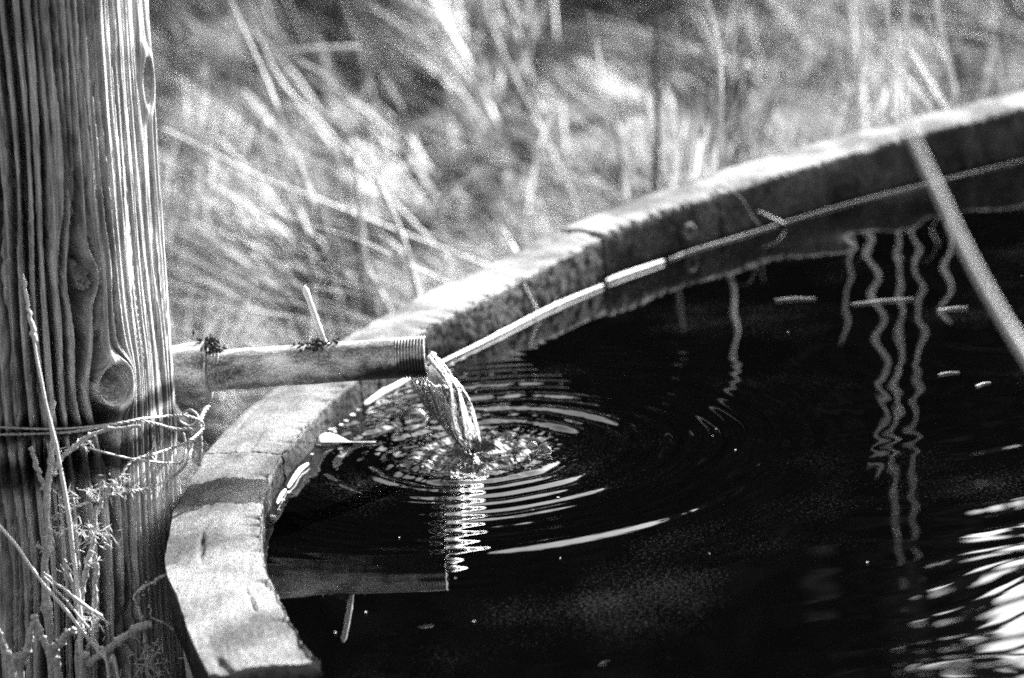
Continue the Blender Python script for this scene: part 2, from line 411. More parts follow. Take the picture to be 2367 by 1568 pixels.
for k in range(NR):
    seg = ring[k * 6:k * 6 + 7]
    og = [p + (p - Vector((CX, CY))).normalized() * 0.125 for p in seg]
    if k == NR - 1:
        og[-1] = og[-1]
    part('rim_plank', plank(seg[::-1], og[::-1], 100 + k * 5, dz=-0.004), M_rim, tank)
shore = inner + ring[1:-1]                          # closed water outline

# staves below the rim, on the outside
out_all = outer + [p + (p - Vector((CX, CY))).normalized() * 0.125 for p in ring[1:-1]]
op = resample([p for p in out_all] + [out_all[0]], 141)
base_stave = None
for i in range(140):
    p, q = Vector(op[i]), Vector(op[i + 1])
    d = (q - p); ln = d.length; d.normalize(); nrm = Vector((-d.y, d.x))
    cdir = Vector((CX, CY)) - (p + q) / 2
    if nrm.dot(cdir) < 0: nrm = -nrm
    p0, q0 = p + d * 0.002 + nrm * 0.008, q - d * 0.002 + nrm * 0.008
    p1, q1 = p0 + nrm * 0.045, q0 + nrm * 0.045
    v = [(p0.x, p0.y, -0.47), (q0.x, q0.y, -0.47), (q1.x, q1.y, -0.47), (p1.x, p1.y, -0.47),
         (p0.x, p0.y, -0.052), (q0.x, q0.y, -0.052), (q1.x, q1.y, -0.052), (p1.x, p1.y, -0.052)]
    f = [(0, 3, 2, 1), (4, 5, 6, 7), (0, 1, 5, 4), (1, 2, 6, 5), (2, 3, 7, 6), (3, 0, 4, 7)]
    part('stave', mesh_np('stave', np.array(v), np.array(f), smooth=False), M_stave, tank)

# ------------------------------------------------------------------ water
IMP = at(1105, 1047, 0.0)
def build_water():
    sx = [p.x for p in shore] ; sy = [p.y for p in shore]
    P = np.array([(p.x, p.y) for p in shore]); Q = np.roll(P, -1, axis=0)
    nth = 900
    th = np.linspace(0, 2 * PI, nth, endpoint=False)
    Rm = np.zeros(nth)
    c = np.array([IMP.x, IMP.y])
    for i, a in enumerate(th):
        d = np.array([math.cos(a), math.sin(a)])
        e = Q - P; w_ = P - c
        den = d[0] * e[:, 1] - d[1] * e[:, 0]; den[np.abs(den) < 1e-12] = 1e-12
        t = (w_[:, 0] * e[:, 1] - w_[:, 1] * e[:, 0]) / den
        s = (w_[:, 0] * d[1] - w_[:, 1] * d[0]) / den
        ok = (s >= 0) & (s <= 1) & (t > 0)
        Rm[i] = t[ok].max() if ok.any() else 1.0
    Rm += 0.012
    r = np.concatenate([np.arange(0.0004, 0.75, 0.0019), 0.75 * 1.006 ** np.arange(0, 340)])
    RR = np.minimum(r[:, None], Rm[None]); TH = np.broadcast_to(th, RR.shape)
    X = IMP.x + RR * np.cos(TH); Y = IMP.y + RR * np.sin(TH)
    cth, sth = np.cos(TH), np.sin(TH)
    ph = 2.2 * (fbm(cth * 1.6 + 5, sth * 1.6 + 5, 3, 3)) * 2
    amp_n = 0.15 + 1.8 * vn(cth * 2.2 + RR * 7 + 9, sth * 2.2 + RR * 4 + 9, 8)
    calm = 1 - 0.85 * sstep(0.24, 0.36, RR) * sstep(0.15, -0.3, cth) * sstep(0.2, -0.2, sth)       # the corner under the pipe lies calmer
    far_ = sstep(0.66, 0.40, RR)
    h = calm * far_ * 0.0019 * np.exp(-RR / 0.24) * amp_n * np.sin(2 * PI * RR / 0.032 + ph) * sstep(0.03, 0.08, RR)
    h += calm * far_ * 0.0012 * np.exp(-RR / 0.25) * np.sin(2 * PI * RR / 0.062 + ph * 1.4) * (0.5 + amp_n * 0.6)
    h += 0.0021 * np.exp(-((RR - 0.41) / 0.021) ** 2) * sstep(0.45, 0.8, -sth) * sstep(-0.15, 0.2, cth)          # one long travelling ring towards the viewer
    # reflected wavelets: slow swell over the whole tank
    for k, (lam, a0, amp) in enumerate(((0.23, 0.75, 0.00050), (0.15, 2.45, 0.00026)  , (0.36, 1.4, 0.0004))):
        h += (0.10 + 0.90 * sstep(0.05, 0.75, X - IMP.x) * sstep(2.9, 3.5, Y)) * amp * np.sin(2 * PI / lam * (X * math.cos(a0) + Y * math.sin(a0) + 0.02 * np.sin(X * 9 + k) + 0.03 * vn(X * 6, Y * 6, k)) + k * 1.9)
    h += 0.00020 * sstep(0.25, 0.6, X - IMP.x) * sstep(3.6, 3.0, Y) * np.sin(2 * PI / 0.085 * (Y - 0.18 * X + 0.11 * vn(X * 5, Y * 7, 91) + 0.012 * np.sin(X * 15)))
    for bx_, by_, sx_, sy_, am in ((985, 1462, 0.026, 0.020, 0.0011), (972, 1500, 0.030, 0.022, 0.0012), (930, 1537, 0.022, 0.014, 0.0008), (1510, 1480, 0.03, 0.02, 0.0008), (1440, 1520, 0.05, 0.016, 0.0007), (690, 1325, 0.0, 0, 0)):
        if am: q_ = at(bx_, by_, 0); h += am * np.exp(-((X - q_.x) / sx_) ** 2 - ((Y - q_.y) / sy_) ** 2)          # small bumps added so the water mirrors patches of sky
    # churned water round the fall
    spl = np.exp(-(RR / 0.105) ** 4)
    h += spl * ((fbm(X * 60, Y * 60, 21, 4) - 0.47) * 0.014 + (fbm(X * 24, Y * 24, 25, 2) - 0.37) * 0.008)
    h += 0.010 * np.exp(-((RR - 0.022) / 0.012) ** 2) - 0.012 * np.exp(-(RR / 0.012) ** 2)
    # disturbed tongue where the jet's bubbles run off to the left, back to the wall
    bx, by = at(960, 965, 0).x, at(960, 965, 0).y
    d2 = ((X - bx) / 0.14) ** 2 + ((Y - by) / 0.16) ** 2
    h += np.exp(-d2) * (fbm(X * 45, Y * 45, 29, 3) - 0.43) * 0.008
    v = np.stack([X, Y, h], 2).reshape(-1, 3)
    v = np.vstack([v, [[IMP.x, IMP.y, float(h[0].mean())]]])
    f = grid_faces(nth, len(r), True)
    rin = np.repeat(r[:-1], nth); keep = rin < np.tile(Rm, len(r) - 1)
    f = f[keep]
    me = mesh_np('water', v, f)
    return me
water = obj('water', build_water(), M_water); tag(water, kind='structure')

# ------------------------------------------------------------------ weathered post
PY = 3.06; PR = 0.165
x_lo = at(408, 1060, Y=PY); x_hi = at(338, 0, Y=PY)
def post_x(z): return (x_lo.x + (x_hi.x - x_lo.x) * (z - x_lo.z) / (x_hi.z - x_lo.z)) - PR
def on_post(px, py):
    p = at(px, py, Y=PY - PR * 0.9)
    s = np.clip((p.x - post_x(p.z)) / PR, -0.99, 0.99)
    th = math.asin(s); p = at(px, py, Y=PY - PR * math.cos(th))
    return math.asin(np.clip((p.x - post_x(p.z)) / PR, -0.99, 0.99)) * PR, p.z
def build_post():
    nT, nZ = 640, 900
    fr = np.linspace(-1.75, 1.75, nT - 80); bk = np.linspace(1.75, 2 * PI - 1.75, 82)[1:-1]
    th = np.concatenate([fr, bk])
    z = np.concatenate([np.linspace(-0.47, -0.36, 20), np.linspace(-0.36, 0.70, nZ)[1:], np.linspace(0.70, 1.05, 40)[1:]])
    TH, Z = np.meshgrid(th, z)
    U = TH * PR; u = U.copy()
    u = u + 0.016 * (vn(Z * 2.1, Z * 0 + 3, 5) - 0.5) + 0.010 * (vn(Z * 5.5, U * 7, 6) - 0.5)
    dep = np.zeros_like(u); sw = np.zeros_like(u)
    knots = [(245, 893, 0.024, 1.15), (186, 645, 0.013, 1.7), (352, 190, 0.012, 2.6)]
    eyes = []; kuv = []
    for kx, ky, a, s in knots:
        uk, zk = on_post(kx, ky)
        du = u - uk; dz = (Z - zk) / s; r2 = du * du + dz * dz + 1e-9
        fall = np.exp(-r2 / (a * 7) ** 2)
        u = uk + du * np.where(r2 > a * a, 1 - a * a / r2 * fall, 0)
        r = np.sqrt(r2) / a
        sw += 0.010 * (a / 0.024) * np.exp(-((r - 1.15) / 0.42) ** 2)
        eye = sstep(1.0, 0.72, r)
        dep += eye * (0.012 + 0.040 * sstep(-0.2, 0.45, dz / a + 0.35 * (vn(U * 120, Z * 60, 15) - 0.5))) * (a / 0.024) ** 0.6
        dep += eye * 0.014 * (vn(np.sqrt(r2) * 420, np.arctan2(dz, du) * 6, 13) - 0.5)
        eyes.append(eye); kuv.append((eye, np.sqrt(r2), np.arctan2(dz, du) * 0.03))
    eye = np.clip(sum(eyes), 0, 1)
    wob = 0.5 * vn(Z * 9, U * 20, 9)
    g1 = vn(u * 135 + 0.4 * wob, Z * 1.9, 41); g2 = vn(u * 185 + 7 + wob, Z * 3.3, 42); g3 = vn(u * 330, Z * 7, 43); g4 = vn(u * 640, Z * 16, 44)
    pz = u / 0.0158 + 2.0 * (vn(u * 28 + 5, Z * 1.3, 47) - 0.5) + 0.5 * (vn(u * 60, Z * 6, 49) - 0.5)      # drying cracks between the ridges
    cell = np.floor(pz); fz = np.abs(pz - cell - 0.5)
    opn = np.clip(0.01 + 0.55 * (vn(cell * 7.31, Z * 2.6, 48) - 0.04), 0.0, 0.36)                                # each opens and closes along its length
    opn = opn + 0.05 * (vn(cell * 3.7, Z * 40, 50) - 0.5) * (opn > 0.03)
    dpc = 0.040 + 0.045 * hash2(cell, cell * 0 + 3, 51)
    deep = np.where(opn > 0.02, sstep(opn, opn * 0.62, fz), 0) * dpc + sstep(0.36, 0.29, g2) * 0.016
    side_ = sstep(0.70, 0.86, TH) * (TH < 2.4)
    g3 = g3 * (1 - 0.8 * side_) + 0.5 * 0.8 * side_; g4 = g4 * (1 - 0.5 * side_) + 0.5 * 0.5 * side_
    deep *= 1 - 0.93 * side_
    dep += (deep + sstep(0.5, 0.25, g3) * 0.005 + (0.5 - g4) * 0.0022) * (1 - eye)
    body = PR + 0.006 * (vn(TH * 1.4 + 9, Z * 1.2, 51) - 0.5) + 0.010 * (1 - sstep(-0.3, 0.1, Z)) * 0
    fac = 0.94 * PR / np.cos(np.clip(TH - math.radians(68), -1.2, 1.2))          # flat facet added on the tank side to catch an even sun strip
    body = np.where((TH > 0.3) & (TH < 2.1), np.minimum(body, fac), body)
    rad = body + sw - dep
    xc = post_x(Z)
    X = xc + rad * np.sin(TH); Y = PY - rad * np.cos(TH)
    v = np.stack([X, Y, Z], 2).reshape(-1, 3)
    f = grid_faces(len(th), len(z), True)
    uu, vv = u.copy(), Z.copy()
    for e_, a_, b_ in kuv: uu = np.where(e_ > 0.02, a_, uu); vv = np.where(e_ > 0.02, b_, vv)
    uv = np.stack([uu, vv], 2).reshape(-1, 2)
    me = mesh_np('wooden_post', v, f, uv)
    bm = bmesh.new(); bm.from_mesh(me); bm.verts.ensure_lookup_table(); n = len(th); b = (len(z) - 1) * n
    bm.faces.new([bm.verts[b + i] for i in range(n)]); bm.to_mesh(me); bm.free()
    return me
post = obj('wooden_post', build_post(), M_post)
tag(post, 'thick weathered wooden post with deep vertical cracks and knots, left of the tank', 'post')

# ------------------------------------------------------------------ spout pipe
foot = at(1008, 1082, 0.0)
PYR = foot.y + 0.02
pe = at(984, 824, Y=PYR); pl = at(478, 858, Y=PYR + 0.02); PRAD = 0.0275
pipe = empty('spout_pipe', tuple(pl)); tag(pipe, 'short corroded iron pipe spilling water over the tank rim', 'pipe')
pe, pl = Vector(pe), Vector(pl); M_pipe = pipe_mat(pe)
ax = (pe - pl).normalized(); side = ax.cross(Vector((0, 0, 1))).normalized(); upn = side.cross(ax)
def lathe(o, axis, prof, n=56, e1=None, e2=None):
    """prof: (distance along axis, radius)"""
    a = np.linspace(0, 2 * PI, n, endpoint=False)
    e1 = np.array(e1 or side); e2 = np.array(e2 or upn); o = np.array(o); axis = np.array(axis)
    D = np.array([p[0] for p in prof]); R = np.array([p[1] for p in prof])
    V = o + D[:, None, None] * axis + R[:, None, None] * (np.cos(a)[None, :, None] * e1 + np.sin(a)[None, :, None] * e2)
    return V.reshape(-1, 3), grid_faces(n, len(prof), True)
LN = (pe - pl).length
thr0 = LN - 0.040
prof = [(0.0, PRAD)] + [(d, PRAD) for d in np.linspace(0.01, thr0, 40)]
v, f = lathe(pl, ax, prof)
nrm = np.array([mnoise.noise(Vector(p) * 34) for p in v])
cen = np.array(pl) + ((v - np.array(pl)) @ np.array(ax))[:, None] * np.array(ax)
v = cen + (v - cen) * (1 + 0.025 * nrm)[:, None]
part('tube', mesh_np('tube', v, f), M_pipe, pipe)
def thread_prof(d0, d1, pitch, r, depth):
    out = []; d = d0
    while d < d1 - pitch * 0.5:
        out += [(d, r - depth), (d + pitch * 0.22, r), (d + pitch * 0.62, r), (d + pitch * 0.84, r - depth)]; d += pitch
    return out
tp = [(thr0 - 0.001, PRAD - 0.0005)] + thread_prof(thr0, LN, 0.0042, PRAD + 0.0008, 0.0040) + [(LN, PRAD - 0.001), (LN, PRAD - 0.006), (LN - 0.12, PRAD - 0.006), (LN - 0.12, 0.001)]
part('thread', mesh_np('thread', *lathe(pl, ax, tp)), M_pipe, pipe)
tp = [(-0.004, PRAD + 0.001)] + thread_prof(0.0, 0.024, 0.0046, PRAD + 0.0016, 0.0040) + [(0.0245, PRAD)]
part('thread', mesh_np('thread', *lathe(pl, ax, tp)), M_pipe, pipe)
# elbow: collar, then a quarter bend down behind the post
ER = 0.0385; bend = 0.062
cpt = pl - ax * 0.040
path = [pl + ax * 0.0, pl - ax * 0.02, cpt]
down = Vector((0, 0.55, -0.835)); drop = Vector((0, 0, -1))
for k in range(1, 13):
    a = k / 12 * PI / 2
    path.append(cpt - ax * math.sin(a) * bend + down * (1 - math.cos(a)) * bend)
path += [path[-1] + down * 0.015 + drop * 0.012]
rad = [ER + 0.0025, ER + 0.0025, ER] + [ER] * 12 + [ER + 0.002]
v, f = tube(path, [ER] * len(path), 40, cap=False)
P = np.repeat(np.array([tuple(p) for p in path]), 40, axis=0); rr = np.repeat(np.array(rad) / ER, 40)
v = P + (v - P) * rr[:, None]
e = mesh_np('elbow', v, f); part('elbow', e, M_pipe, pipe)
lipv, lipf = lathe(pl, ax, [(-0.004, ER), (0.0, ER + 0.002), (0.003, ER + 0.0015), (0.0035, PRAD - 0.002)]); part('elbow_lip', mesh_np('elbow_lip', lipv, lipf), M_pipe, pipe)
v, f = tube([path[-1] + Vector((0, 0, 0.01)), path[-1] + drop * 0.25, Vector((path[-1].x, path[-1].y, -0.47))], PRAD, 28, cap=False)
part('riser', mesh_np('riser', v, f), M_pipe, pipe)

# ------------------------------------------------------------------ stream of water
def build_stream():
    Lp = spline([(958,872,0), (966,892,0), (980,922,0), (1002,958,0), (1034,1000,0), (1062,1030,0), (1084,1052,0)], 110)
    Rp = spline([(998,815,0), (1030,846,0), (1060,882,0), (1078,922,0), (1092,962,0), (1106,1008,0), (1113,1052,0)], 110)
    V = []; nS = 64
    a = np.linspace(0, 2 * PI, nS, endpoint=False)
    for k in range(110):
        t = k / 109; Yk = PYR - 0.002 + (IMP.y - PYR) * t ** 1.3
        l, r = at(Lp[k][0], Lp[k][1], Y=Yk), at(Rp[k][0], Rp[k][1], Y=Yk)
        c = np.array((l + r) / 2); ex = np.array(r - l) / 2
        ey = np.array((0, 1.0, 0.25)) * np.linalg.norm(ex) * (0.45 + 0.3 * t)
        tw = a + t * 1.6
        q = 1 + 0.22 * (vn(np.cos(tw) * 3.2 + 8, np.sin(tw) * 3.2 + t * 2.2 + 8, 61) - 0.5) * 2 + 0.14 * (vn(np.cos(tw) * 6 + 20, np.sin(tw) * 8 + t * 1.6 + 20, 62) - 0.5) * 2 \
            + 0.015 * (vn(np.cos(tw) * 18 + 40, np.sin(tw) * 18 + t * 3 + 40, 63) - 0.5) * 2
        V.append(c + (np.cos(a) * q)[:, None] * ex + (np.sin(a) * q)[:, None] * ey)
    v = np.vstack(V); return mesh_np('water_stream', v, grid_faces(nS, 110, True))
st = obj('water_stream', build_stream(), M_stream)
tag(st, 'clear twisting stream of water falling from the pipe mouth into the tank', 'water stream')

# ------------------------------------------------------------------ bubbles
def bubble(px, py, rx, label):
    p = at(px, py, 0.001); v = []; n = 24
    prof = [(math.cos(t), math.sin(t)) for t in np.linspace(-0.15, PI / 2 * 0.985, 12)]
    a = np.linspace(0, 2 * PI, n, endpoint=False)
    V = np.array([[(p.x + rx * c * math.cos(x), p.y + rx * c * math.sin(x), rx * 0.85 * s) for x in a] for c, s in prof]).reshape(-1, 3)
    o = obj('bubble', mesh_np('bubble', V, grid_faces(n, 12, True)), M_bubble)
    tag(o, label, 'bubble', 'bubbles round the falling water')
bubble(957, 968, 0.021, 'largest clear bubble, left behind the stream near the tank wall')
bubble(1008, 975, 0.013, 'clear bubble touching the left edge of the water stream')
bubble(985, 1076, 0.011, 'round bubble left of the splash, in front of the tank wall reflection')
bubble(1205, 1056, 0.012, 'low bubble just right of where the stream lands')
bubble(1228, 1030, 0.009, 'small bubble at the right of the splash, behind the low bubble')
bubble(1262, 1040, 0.008, 'rightmost small bubble of the splash')

# ------------------------------------------------------------------ ground, grass
GZ = -0.45
def ground_z(x, y):
    x = np.asarray(x, float); y = np.asarray(y, float)
    return GZ + 0.06 * (fbm(x * 0.7 + 50, y * 0.7 + 50, 71, 3) - 0.45) + 0.9 * sstep(10, 40, y) + 3.0 * sstep(40, 120, np.hypot(x, y))
gx = np.concatenate([-np.geomspace(140, 6, 26), np.linspace(-5.5, 7.5, 80), np.geomspace(8, 140, 26)])
gy = np.concatenate([-np.geomspace(140, 3, 22), np.linspace(-2.5, 16, 90), np.geomspace(17, 140, 24)])
GX, GY = np.meshgrid(gx, gy)
gr = obj('ground', mesh_np('ground', np.stack([GX, GY, ground_z(GX, GY)], 2).reshape(-1, 3), grid_faces(len(gx), len(gy))), M_ground)
tag(gr, kind='structure')

OP = np.array([(p.x, p.y) for p in out_all]); OQ = np.roll(OP, -1, axis=0)
def in_tank(x, y, margin=0.0):
    ang = np.arctan2(y - CY, x - CX); ta = np.arctan2(OP[:, 1] - CY, OP[:, 0] - CX); tr = np.hypot(OP[:, 0] - CX, OP[:, 1] - CY)
    o = np.argsort(ta); rad = np.interp(ang, ta[o], tr[o], period=2 * PI)
    return np.hypot(x - CX, y - CY) < rad + margin
def tank_dist(x, y):
    ang = np.arctan2(y - CY, x - CX); ta = np.arctan2(OP[:, 1] - CY, OP[:, 0] - CX); tr = np.hypot(OP[:, 0] - CX, OP[:, 1] - CY)
    o = np.argsort(ta); rad = np.interp(ang, ta[o], tr[o], period=2 * PI)
    return np.hypot(x - CX, y - CY) - rad

def blades(x, y, h, wd, lean, az, seg=4, droop=0.5):
    n = len(x); t = np.linspace(0, 1, seg + 1)
    z0 = ground_z(x, y)
    out = np.sin(lean)[:, None] * t + droop * (t ** 2) * np.sin(lean)[:, None]
    upw = np.cos(lean)[:, None] * t - 0.35 * droop * (t ** 2.4) * np.sin(lean)[:, None]
    px = x[:, None] + h[:, None] * out * np.cos(az)[:, None]; py = y[:, None] + h[:, None] * out * np.sin(az)[:, None]
    pz = z0[:, None] + h[:, None] * np.maximum(upw, 0.01)
    fa = az + PI / 2 + rng.normal(0, 0.5, n)
    wv = (wd[:, None] * (1 - 0.9 * t ** 1.6)) * 0.5
    dx = wv * np.cos(fa)[:, None]; dy = wv * np.sin(fa)[:, None]
    A_ = np.stack([px - dx, py - dy, pz], 2); B_ = np.stack([px + dx, py + dy, pz], 2)
    v = np.stack([A_, B_], 2).reshape(-1, 3)
    k = (seg + 1) * 2
    b = np.arange(n)[:, None] * k + np.arange(seg)[None] * 2
    f = np.stack([b, b + 1, b + 3, b + 2], 2).reshape(-1, 4)
    return v, f
def scatter(n, x0, x1, y0, y1, margin):
    x = rng.uniform(x0, x1, n * 2); y = rng.uniform(y0, y1, n * 2)
    ok = ~in_tank(x, y, margin) & (np.hypot(x - post_x(0), y - PY) > PR + 0.05) & (np.hypot(x, y) > 0.6)
    return x[ok][:n], y[ok][:n]
chunks = []
def patch(n, x0, x1, y0, y1, margin, hm, wm, leanm, tuft=40, spread=0.09, clear=False):
    k = max(4, n // tuft); cx, cy = scatter(k, x0, x1, y0, y1, margin); k = len(cx)
    c = rng.integers(0, k, n)
    x = cx[c] + rng.normal(0, spread, n); y = cy[c] + rng.normal(0, spread, n)
    ok = ~in_tank(x, y, margin) & (np.hypot(x - post_x(0), y - PY) > PR + 0.05); x, y, c = x[ok], y[ok], c[ok]; m = len(x)
    t_az = rng.uniform(0, 2 * PI, k) * 0.55 + 1.0; t_lean = np.clip(rng.normal(leanm, 0.40, k), 0.05, 1.4); t_h = rng.gamma(9, hm / 9, k)
    h = t_h[c] * rng.uniform(0.55, 1.25, m); wd = wm * rng.uniform(0.5, 1.6, m)
    lean = np.clip(t_lean[c] + rng.normal(0, 0.17, m), 0, 1.5); az = t_az[c] + rng.normal(0, 0.26, m)
    near = np.clip(tank_dist(x, y) / (h * 1.0 + 1e-6), 0.15, 1)       # those at the tank's foot stand up
    away = np.arctan2(y - CY, x - CX); off_ = (az - away + PI) % (2 * PI) - PI; az = np.where(near < 1, away + np.clip(off_, -1.25, 1.25), az)      # lean away from the planks or along them
    lean = np.where((near < 1) & (np.abs(off_) > 1.25), lean * (0.45 + 0.55 * near), lean)
    if clear: q = near >= 0.75; x, y, h, wd, lean, az = x[q], y[q], h[q], wd[q], lean[q], az[q]
    chunks.append(blades(x, y, h, wd, lean, az))
patch(8000, -1.6, 2.6, 3.3, 6.0, 0.05, 0.46, 0.0032, 1.05, 90, 0.032)
patch(8000, -2.0, 3.6, 3.6, 7.5, 0.10, 0.55, 0.0038, 1.1, 110, 0.04)
patch(12000, -2.6, 3.6, 5.0, 11.0, 0.12, 0.62, 0.0060, 1.1, 110, 0.05)
patch(8000, -4.5, 6.5, 9.0, 17.0, 0.2, 0.75, 0.012, 1.1, 80, 0.08)
patch(5000, -1.6, 2.4, 3.5, 7.0, 0.06, 0.30, 0.0028, 1.3, 12, 0.10)
patch(1400, -1.8, 2.6, 4.0, 7.5, 0.15, 0.60, 0.0075, 1.25, 14, 0.05, True)
patch(700, -2.4, 3.6, 6.5, 10.0, 0.15, 0.7, 0.012, 1.2, 12, 0.07, True)
patch(2500, -2.5, 0.2, -0.5, 2.8, 0.10, 0.28, 0.004, 0.7)
v, f = join(chunks)
g = obj('dry_grass', mesh_np('dry_grass', v, f, smooth=False), M_grass)
tag(g, 'tangle of dry pale grass growing behind the tank', 'grass', kind='stuff')

# ------------------------------------------------------------------ single stalks among the grass
def rod(name, pts, r0, r1, m, label, cat, n=8, num=24, group=None, rough=0.15):
    c = spline(pts, num)
    v, f = tube(c, np.linspace(r0, r1, num), n, rough=rough, seed=random.randint(0, 999))
    o = obj(name, mesh_np(name, v, f), m); tag(o, label, cat, group); return o
def ground_pt(p):
    return Vector((p.x, p.y, float(ground_z(p.x, p.y))))
def stalk(px, Y, r, m, label, dY=0.0, ground=True, name='grass_stalk'):
    """leaning stalk through photo points; foot continued down to the ground"""
    pts = [at(x, y, Y=Y + dY * i) for i, (x, y) in enumerate(px)]
    if ground:
        d = (pts[-1] - pts[-2]).normalized(); d = Vector((d.x, d.y, min(d.z, -0.25)))
        g_ = float(ground_z(pts[-1].x, pts[-1].y)); t_ = (pts[-1].z - g_ + 0.01) / -d.z
        if t_ > 0.02: pts += [pts[-1] + d * t_ * 0.5, pts[-1] + d * t_]
    return rod(name, pts, r * 0.6, r, m, label, 'grass stalk', group='stalks standing in the grass')
stalk([(1517,-160),(1516,120),(1519,290),(1515,420)], 5.5, 0.0075, M_darkstalk, 'dark upright stalk rising from the grass behind the middle of the rim')
stalk([(1712,60),(1708,210),(1700,370)], 5.9, 0.006, M_darkstalk, 'short dark upright stalk right of the tallest dark stalk')
stalk([(1600,20),(1640,100),(1692,180)], 7.6, 0.006, M_straw, 'pale stalk hanging at a slant near the top, right of the dark stalk')
stalk([(1815,222),(1720,280),(1620,340),(1530,395)], 6.2, 0.010, M_straw, 'pale stalk leaning right over the back of the rim')
stalk([(1100,-40),(1160,120),(1230,260),(1290,390)], 6.3, 0.008, M_straw, 'long pale stalk slanting down from the top middle')
stalk([(590,70),(650,190),(720,265),(795,345)], 5.6, 0.005, M_straw, 'pale slanted stalk in the grass right of the post, upper')
stalk([(370,295),(480,350),(600,410),(740,465)], 5.3, 0.0062, M_straw, 'long pale stalk leaning out from behind the post')
stalk([(860,395),(905,490),(940,580),(962,675)], 4.7, 0.0075, M_straw, 'pale bent stalk standing just behind the near rim')
stalk([(1480,180),(1500,290),(1508,400)], 6.0, 0.009, M_straw, 'pale stalk next to the foot of the dark upright stalk')
stalk([(815,330),(830,470),(845,610),(870,660)], 5.2, 0.008, M_straw, 'upright pale stalk left of the bent stalk')
stalk([(2230,-60),(2275,60),(2300,150)], 8.6, 0.008, M_straw, 'pale stalk near the top right corner')
stalk([(660,118),(740,112),(830,110)], 6.6, 0.006, M_straw, 'nearly level pale stalk in the grass at upper left', ground=False)

# tall stalks behind the far rim, mirrored in the water as wavering lines
for px, top, r, dd, lab in ((1742, 0.50, 0.0065, 0.10, 'thin pale stem behind the rim, leftmost of the tall stems'), (2032, 0.42, 0.005, 0.10, 'pale stem behind the far rim, second from the left'),
                       (2100, 0.75, 0.008, 0.12, 'stoutest pale stem behind the far rim'), (2165, 1.02, 0.0055, 0.14, 'tall pale stem right of the stoutest stem'),
                       (2240, 1.0, 0.005, 0.18, 'tall thin stem behind the far rim near the right edge'), (2290, 0.45, 0.008, 0.12, 'thick pale stem behind the far rim nearest the right edge')):
    y_rim = np.interp(px, [1727, 1847, 2027, 2207, 2367], [371, 336, 291, 243, 201])
    p = rim(px, y_rim); d = Vector((-0.65, 0.75, 0)); b = p + d * dd
    b.z = float(ground_z(b.x, b.y)) - 0.01
    k = [Vector((b.x + 0.02 * math.sin(i * 1.7 + px), b.y + 0.03 * i / 5, b.z + (top + 0.45) * i / 5)) for i in range(6)]
    rod('tall_stem', k, r, r * 0.55, M_stem, lab, 'plant stem', group='tall stems behind the far rim')

# out-of-focus reed close to the lens, leaning over the water
near = [at(2072, 225, Y=1.66), at(2120, 340, Y=1.66), at(2182, 470, Y=1.65), at(2265, 640, Y=1.63), at(2392, 850, Y=1.60), at(2590, 1130, Y=1.50), Vector((0.56, 1.25, 0.38)), Vector((0.66, 0.80, 0.05))]
fr = ring[np.argmin([(p - Vector((0.62, 0.45))).length for p in ring])]; fo = fr + (fr - Vector((CX, CY))).normalized() * 0.2
near += [Vector((fo.x, fo.y, -0.2)), Vector((fo.x, fo.y, GZ - 0.02))]
rod('leaning_reed', near, 0.0022, 0.0052, M_reed, 'thick blurred pale reed leaning across the water at the right', 'reed', 10, 60)

# ------------------------------------------------------------------ barbed wire round the post
def wpt(x, y, lift=0.0):
    """point just in front of the post's surface"""
    u, z = on_post(min(x, 404), y)
    th = u / PR; Yp = PY - (PR + 0.006 + lift) * math.cos(th)
    return at(x, y, Y=Yp)
def twisted(pts, r, n=120, pitch=0.018, amp=0.0012):
    c = np.array(spline(pts, n)); T = np.gradient(c, axis=0); L_ = np.concatenate([[0], np.cumsum(np.linalg.norm(np.diff(c, axis=0), axis=1))])
    T /= np.linalg.norm(T, axis=1)[:, None]
    Nn = np.cross(T, [0.2, 0.1, 0.97]); Nn /= np.linalg.norm(Nn, axis=1)[:, None]; B = np.cross(T, Nn)
    out = []
    for s in (0, PI):
        a = L_ / pitch * 2 * PI + s
        out.append(tube(c + amp * (np.cos(a)[:, None] * Nn + np.sin(a)[:, None] * B), r, 7))
    return out
def wire(pts, label, r=0.0011, strands=True, barbs=()):
    root = empty('barbed_wire', tuple(pts[0])); tag(root, label, 'barbed wire', 'wires wrapped round the post')
    if strands:
        for v, f in twisted(pts, r): part('strand', mesh_np('strand', v, f), M_wire, root)
    else:
        part('strand', mesh_np('strand', *tube(spline(pts, 90), r * 1.25, 8, rough=0.2)), M_wire, root)
    c = spline(pts, 60)
    for b in barbs:
        p = Vector(c[int(b * 59)]); t = (Vector(c[min(59, int(b * 59) + 1)]) - p).normalized()
        sp = []
        for k in range(4):
            d = Vector((random.gauss(0, 1), random.gauss(-0.4, 0.6), random.gauss(0, 1))); d -= t * d.dot(t) * 0.7; d.normalize()
            sp.append(tube([p - d * 0.006, p + d * 0.004, p + d * random.uniform(0.010, 0.017)], [r, r, r * 0.25], 6))
        loop = [p + t * (0.0022 * math.sin(0) + (k - 8) * 0.0006) + (Vector((0, 0, 1)) * math.cos(k * 0.8) + Vector((0, 1, 0)) * math.sin(k * 0.8)) * r * 2.6 for k in range(17)]
        sp.append(tube(loop, r * 0.8, 6))
        part('barb', mesh_np('barb', *join(sp)), M_wire, root)
    return root
RYB = PY - 0.005
def bk(x, y, dY=0.0): return at(x, y, Y=RYB + dY)
